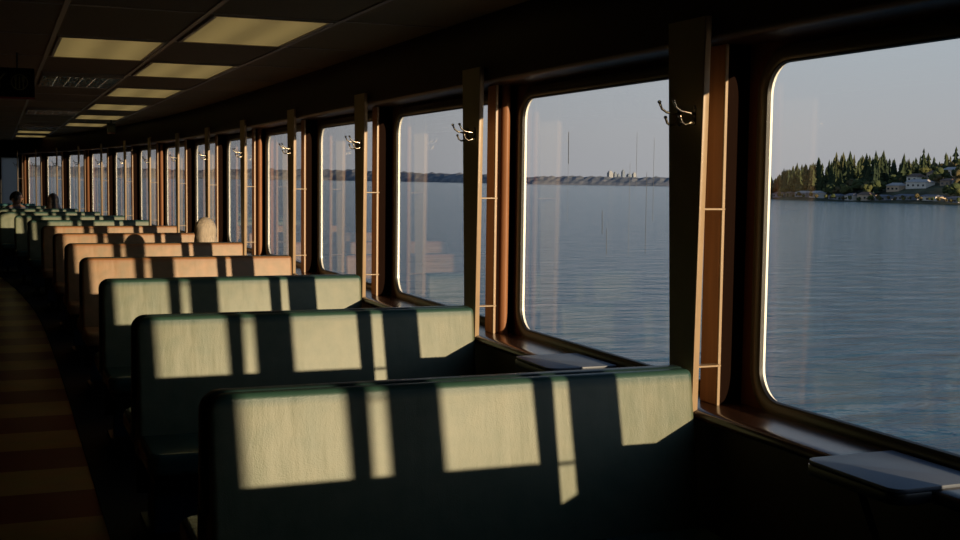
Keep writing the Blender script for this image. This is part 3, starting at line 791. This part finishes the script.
tag(link('wooded_shore', vs, fs, mat('shore_ground', (.075, .075, .045), .95, spec=.1, var=.5, vscale=.08)), kind='structure')
def conifer(seed):
    rnd = random.Random(seed); v = []; f = []; tiers = 9; n_ = 11; lean = rnd.uniform(-.01, .01)
    for t in range(tiers):
        z0 = .10+.86*t/tiers; z1 = min(1.0, z0+.86/tiers*2.0); R0 = (.215-.185*t/tiers)*rnd.uniform(.72, 1.2)
        k = len(v); v.append((lean*z1, 0, z1))
        for j in range(n_):
            a = 2*PI*(j+rnd.uniform(-.3, .3))/n_; rr = R0*(rnd.uniform(.62, 1.2) if j % 2 else rnd.uniform(.35, .7))
            v.append((rr*math.cos(a)+lean*z0, rr*math.sin(a), z0-rnd.uniform(0, .03)))
        for j in range(n_): f.append((k, k+1+j, k+1+(j+1) % n_))
        f.append(tuple(k+1+j for j in range(n_)))
    return v, f
def leafy(seed):
    rnd = random.Random(seed); bm = bmesh.new()
    for _ in range(9):
        c = Vector((rnd.uniform(-.20, .20), rnd.uniform(-.20, .20), rnd.uniform(.42, .82)))
        bmesh.ops.create_icosphere(bm, subdivisions=2, radius=rnd.uniform(.14, .22), matrix=Matrix.Translation(c))
    for q in bm.verts: q.co += Vector([rnd.uniform(-.022, .022) for _ in range(3)])
    v = [tuple(q.co) for q in bm.verts]; bm.verts.index_update(); f = [tuple(w.index for w in fc.verts) for fc in bm.faces]; bm.free(); return v, f
gcon = [(.036, .050, .026), (.046, .058, .028), (.028, .042, .026), (.070, .072, .034)]
glea = [(.080, .085, .032), (.055, .070, .030), (.105, .085, .040)]
m_trunk = mat('tree_bark', (.06, .045, .035), .9)
protos = []
for i in range(6):
    v, f = conifer(i); me = bpy.data.meshes.new('foliage'); me.from_pydata(v, [], f); me.materials.append(mat('conifer_green_%d' % (i % 4), gcon[i % 4], .95, spec=.1)); me.update(); protos.append(me)
lprotos = []
for i in range(3):
    v, f = leafy(i+50); me = bpy.data.meshes.new('foliage'); me.from_pydata(v, [], f); me.materials.append(mat('leafy_green_%d' % i, glea[i], .95, spec=.1)); me.update(); lprotos.append(me)
tmesh = bpy.data.meshes.new('trunk'); tb_ = MB().tube([(0, 0, -.02), (0, 0, .5)], [.014, .008], 6); tmesh.from_pydata([tuple(v) for v in tb_.v], [], tb_.f); tmesh.materials.append(m_trunk)
def tree(name, me, p, h_, lab, cat, grp, rnd):
    o = empty(name, p, rnd.uniform(0, 6)); w_ = rnd.uniform(.85, 1.2)
    o.scale = (h_*w_, h_*w_, h_)
    c = bpy.data.objects.new('foliage', me); COL.objects.link(c); c.parent = o
    c = bpy.data.objects.new('trunk', tmesh); COL.objects.link(c); c.parent = o
    tag(o, lab, cat, grp)
rnd = random.Random(21)
houses = []
def clear(s, t, rad=9):
    for (hs, ht, hw_) in houses:
        if abs(s-hs) < hw_*.6+4 and -26 < t-ht < 8: return False
    return True
def house(s, t, w_, d_, h_, wallc, roofc, lab, glass=True):
    p = A+ds*s+dt*t; g = ZS+ground(s, t)-.6
    o = empty('house', (p.x, p.y, g), math.atan2(ds.y, ds.x))
    MB().box(-w_/2, w_/2, 0, d_, 0, h_).build('walls', wallc, o)
    rh = h_*.42
    MB().add([(-w_/2-.6, -.6, h_), (w_/2+.6, -.6, h_), (w_/2+.6, d_+.6, h_), (-w_/2-.6, d_+.6, h_), (-w_/2+w_*.12, d_/2, h_+rh), (w_/2-w_*.12, d_/2, h_+rh)], [(0,1,5,4), (2,3,4,5), (1,2,5), (3,0,4), (0,3,2,1)]).build('roof', roofc, o)
    n_ = max(2, int(w_/4)); sy = -.06 if (Vector((0, 0, 0))-p).dot(dt) < 0 else d_+.01
    for i in range(n_):
        xx = -w_/2+w_*(i+.5)/n_
        for zz in ([h_*.55] if h_ < 5 else [h_*.25, h_*.7]):
            MB().box(xx-1.0, xx+1.0, sy, sy+.05, zz-.7, zz+.7).build('window', m_hwin, o)
    tag(o, lab, 'house', 'houses on the wooded shore'); houses.append((s, t, w_))
m_hwin = mat('house_window_glass', (.03, .04, .05), .2)
wallm = [mat('house_white', (.72, .66, .58), .8), mat('house_cream', (.55, .42, .30), .8), mat('house_grey', (.28, .28, .30), .8), mat('house_tan', (.34, .25, .18), .8)]
roofm = [mat('roof_grey', (.13, .13, .15), .8), mat('roof_brown', (.16, .10, .07), .8), mat('roof_pale', (.42, .38, .35), .8)]
def spx(px): # distance along shore for an azimuth
    d = ray(px, 200); q = Vector((d.x, d.y)); # solve A+ds*s = k*q
    det = ds.x*(-q.y)-ds.y*(-q.x); return ((-A.x)*(-q.y)-(-A.y)*(-q.x))/det
def st(px, t):
    d = ray(px, 200); q = Vector((d.x, d.y)); P0 = A+dt*t
    det = ds.x*(-q.y)-ds.y*(-q.x); return ((-P0.x)*(-q.y)-(-P0.y)*(-q.x))/det
HL = [(776,6,12,4,2,1,'grey low shore house farthest left, beside the window frame'),(786,10,8,4,3,1,'small tan shore house second from the left'),(800,10,15,4.5,2,2,'long pale-roofed grey waterfront house near the left end'),
 (813,8,11,5,0,2,'white waterfront house, brightest of the left shore'),(833,10,13,4,2,0,'dark-roofed low waterfront house in the trees left of centre'),(838,55,10,6,3,0,'tan house high among the conifers left of centre'),
 (848,9,9,5,0,0,'small white waterfront house at the middle of the shore'),(862,12,12,6,1,1,'cream house with brown roof at the middle shoreline'),(869,34,10,6,3,2,'tan house upslope behind the cream middle house'),
 (880,8,12,4,2,0,'grey waterfront house right of the middle'),(892,30,14,6,1,2,'cream house left of the big white house'),(902,8,18,4,2,0,'long grey boathouse-like waterfront house'),
 (900,62,12,5,1,1,'cream upslope house above the big white house, left'),(915,34,22,6,0,2,'largest white house on the shore, mid slope'),(911,48,12,7,0,1,'white house directly behind the largest white one'),
 (908,100,13,5,1,2,'cream hillside house just under the tall conifers'),(927,8,17,4,0,0,'white waterfront house with dark roof, lower right'),(935,10,9,4,1,0,'small cream waterfront house at the lower right'),
 (930,60,10,6,1,1,'cream house right of the big white house, upslope'),(925,96,12,5,3,0,'tan dark-roofed hillside house right of centre'),(938,98,12,5,1,1,'cream brown-roofed hillside house at the right'),
 (948,72,16,6,0,2,'pale-roofed large hillside house at the right edge'),(944,40,10,5,3,1,'tan house low on the slope at the right'),(956,110,14,6,1,0,'cream hilltop house at the picture right edge'),
 (943,125,12,5,0,2,'white hilltop house under the right-hand trees'),(957,40,12,5,2,0,'grey house low on the slope at the right edge'),(895,95,8,5,2,1,'grey house half hidden among conifers above the cream one'),(952,9,12,4,2,0,'grey waterfront house at the right edge')]
for (px, t, w_, h_, wc, rc_, lab) in HL:
    house(st(px, t), t, w_*.9, 8, h_*.82, wallm[wc], roofm[rc_], lab)
def spread(n_max, kind):
    nt = 0; tries = 0; pts = []
    while nt < n_max and tries < 9000:
        tries += 1
        px = rnd.uniform(766, 975) if rnd.random() < .6 else rnd.uniform(860, 975); a = max(0, min(1, (px-850)/90))
        if kind == 'conifer':
            t = rnd.choice([rnd.uniform(16, 60), rnd.uniform(50, 130), rnd.uniform(110, 260)])
            if t < 118 and rnd.random() < a*.86: continue
        else: t = rnd.choice([rnd.uniform(3, 7), rnd.uniform(18, 50), rnd.uniform(40, 120), rnd.uniform(18, 120)])
        s = st(px, t)
        if kind == 'conifer' and not clear(s, t): continue
        if kind != 'conifer':
            if t > 8 and not clear(s, t): continue
            if px < 850 and t > 60: continue
        md = 3.2 if kind == 'conifer' else 4.5
        if any((s-q[0])**2+(t-q[1])**2 < md*md for q in pts): continue
        p = A+ds*s+dt*t; g = ZS+ground(s, t)-.3
        if kind == 'conifer':
            h_ = rnd.uniform(24, 33)-7*a if t > 60 else rnd.uniform(17, 27)-5*a
            if px < 800: h_ *= .62+.36*max(0, (px-770))/30
            tree('conifer', protos[rnd.randrange(6)], (p.x, p.y, g), h_, 'dark conifer in the wood on the right-hand shore', 'tree', 'conifers on the wooded shore', rnd)
        else:
            h_ = rnd.uniform(2.5, 5) if t < 8 else rnd.uniform(6, 11)
            tree('leafy_tree', lprotos[rnd.randrange(3)], (p.x, p.y, g), h_, 'low rounded leafy tree between the shore houses', 'tree', 'leafy trees between the shore houses', rnd)
        pts.append((s, t)); nt += 1
spread(295, 'conifer'); spread(250, 'leafy')

# ------------------------------------------------------------------ sky and sun
W = bpy.data.worlds.new('world'); S.world = W; W.use_nodes = True; n = W.node_tree.nodes; l = W.node_tree.links
bg = n['Background']; tc = n.new('ShaderNodeTexCoord'); sp = n.new('ShaderNodeSeparateXYZ'); l.new(tc.outputs['Generated'], sp.inputs['Vector'])
r = n.new('ShaderNodeValToRGB'); l.new(sp.outputs['Z'], r.inputs['Fac']); e = r.color_ramp.elements
e[0].position = 0; e[0].color = (.405, .408, .432, 1); e[1].position = 1; e[1].color = (.050, .115, .26, 1)
for p_, c_ in ((.04, (.430, .436, .455)), (.16, (.430, .500, .555)), (.30, (.34, .435, .545)), (.50, (.11, .20, .35))):
    q = e.new(p_); q.color = (*c_, 1)
l.new(r.outputs['Color'], bg.inputs['Color']); bg.inputs['Strength'].default_value = 1.0
sl = bpy.data.lights.new('sun', 'SUN'); sl.energy = 7.2; sl.color = (1.0, .765, .48); sl.angle = math.radians(.53)
so = bpy.data.objects.new('sun', sl); COL.objects.link(so)
so.rotation_euler = Vector((-.304, 1, -.1425)).to_track_quat('-Z', 'Y').to_euler(); so.location = (20, -30, 10)
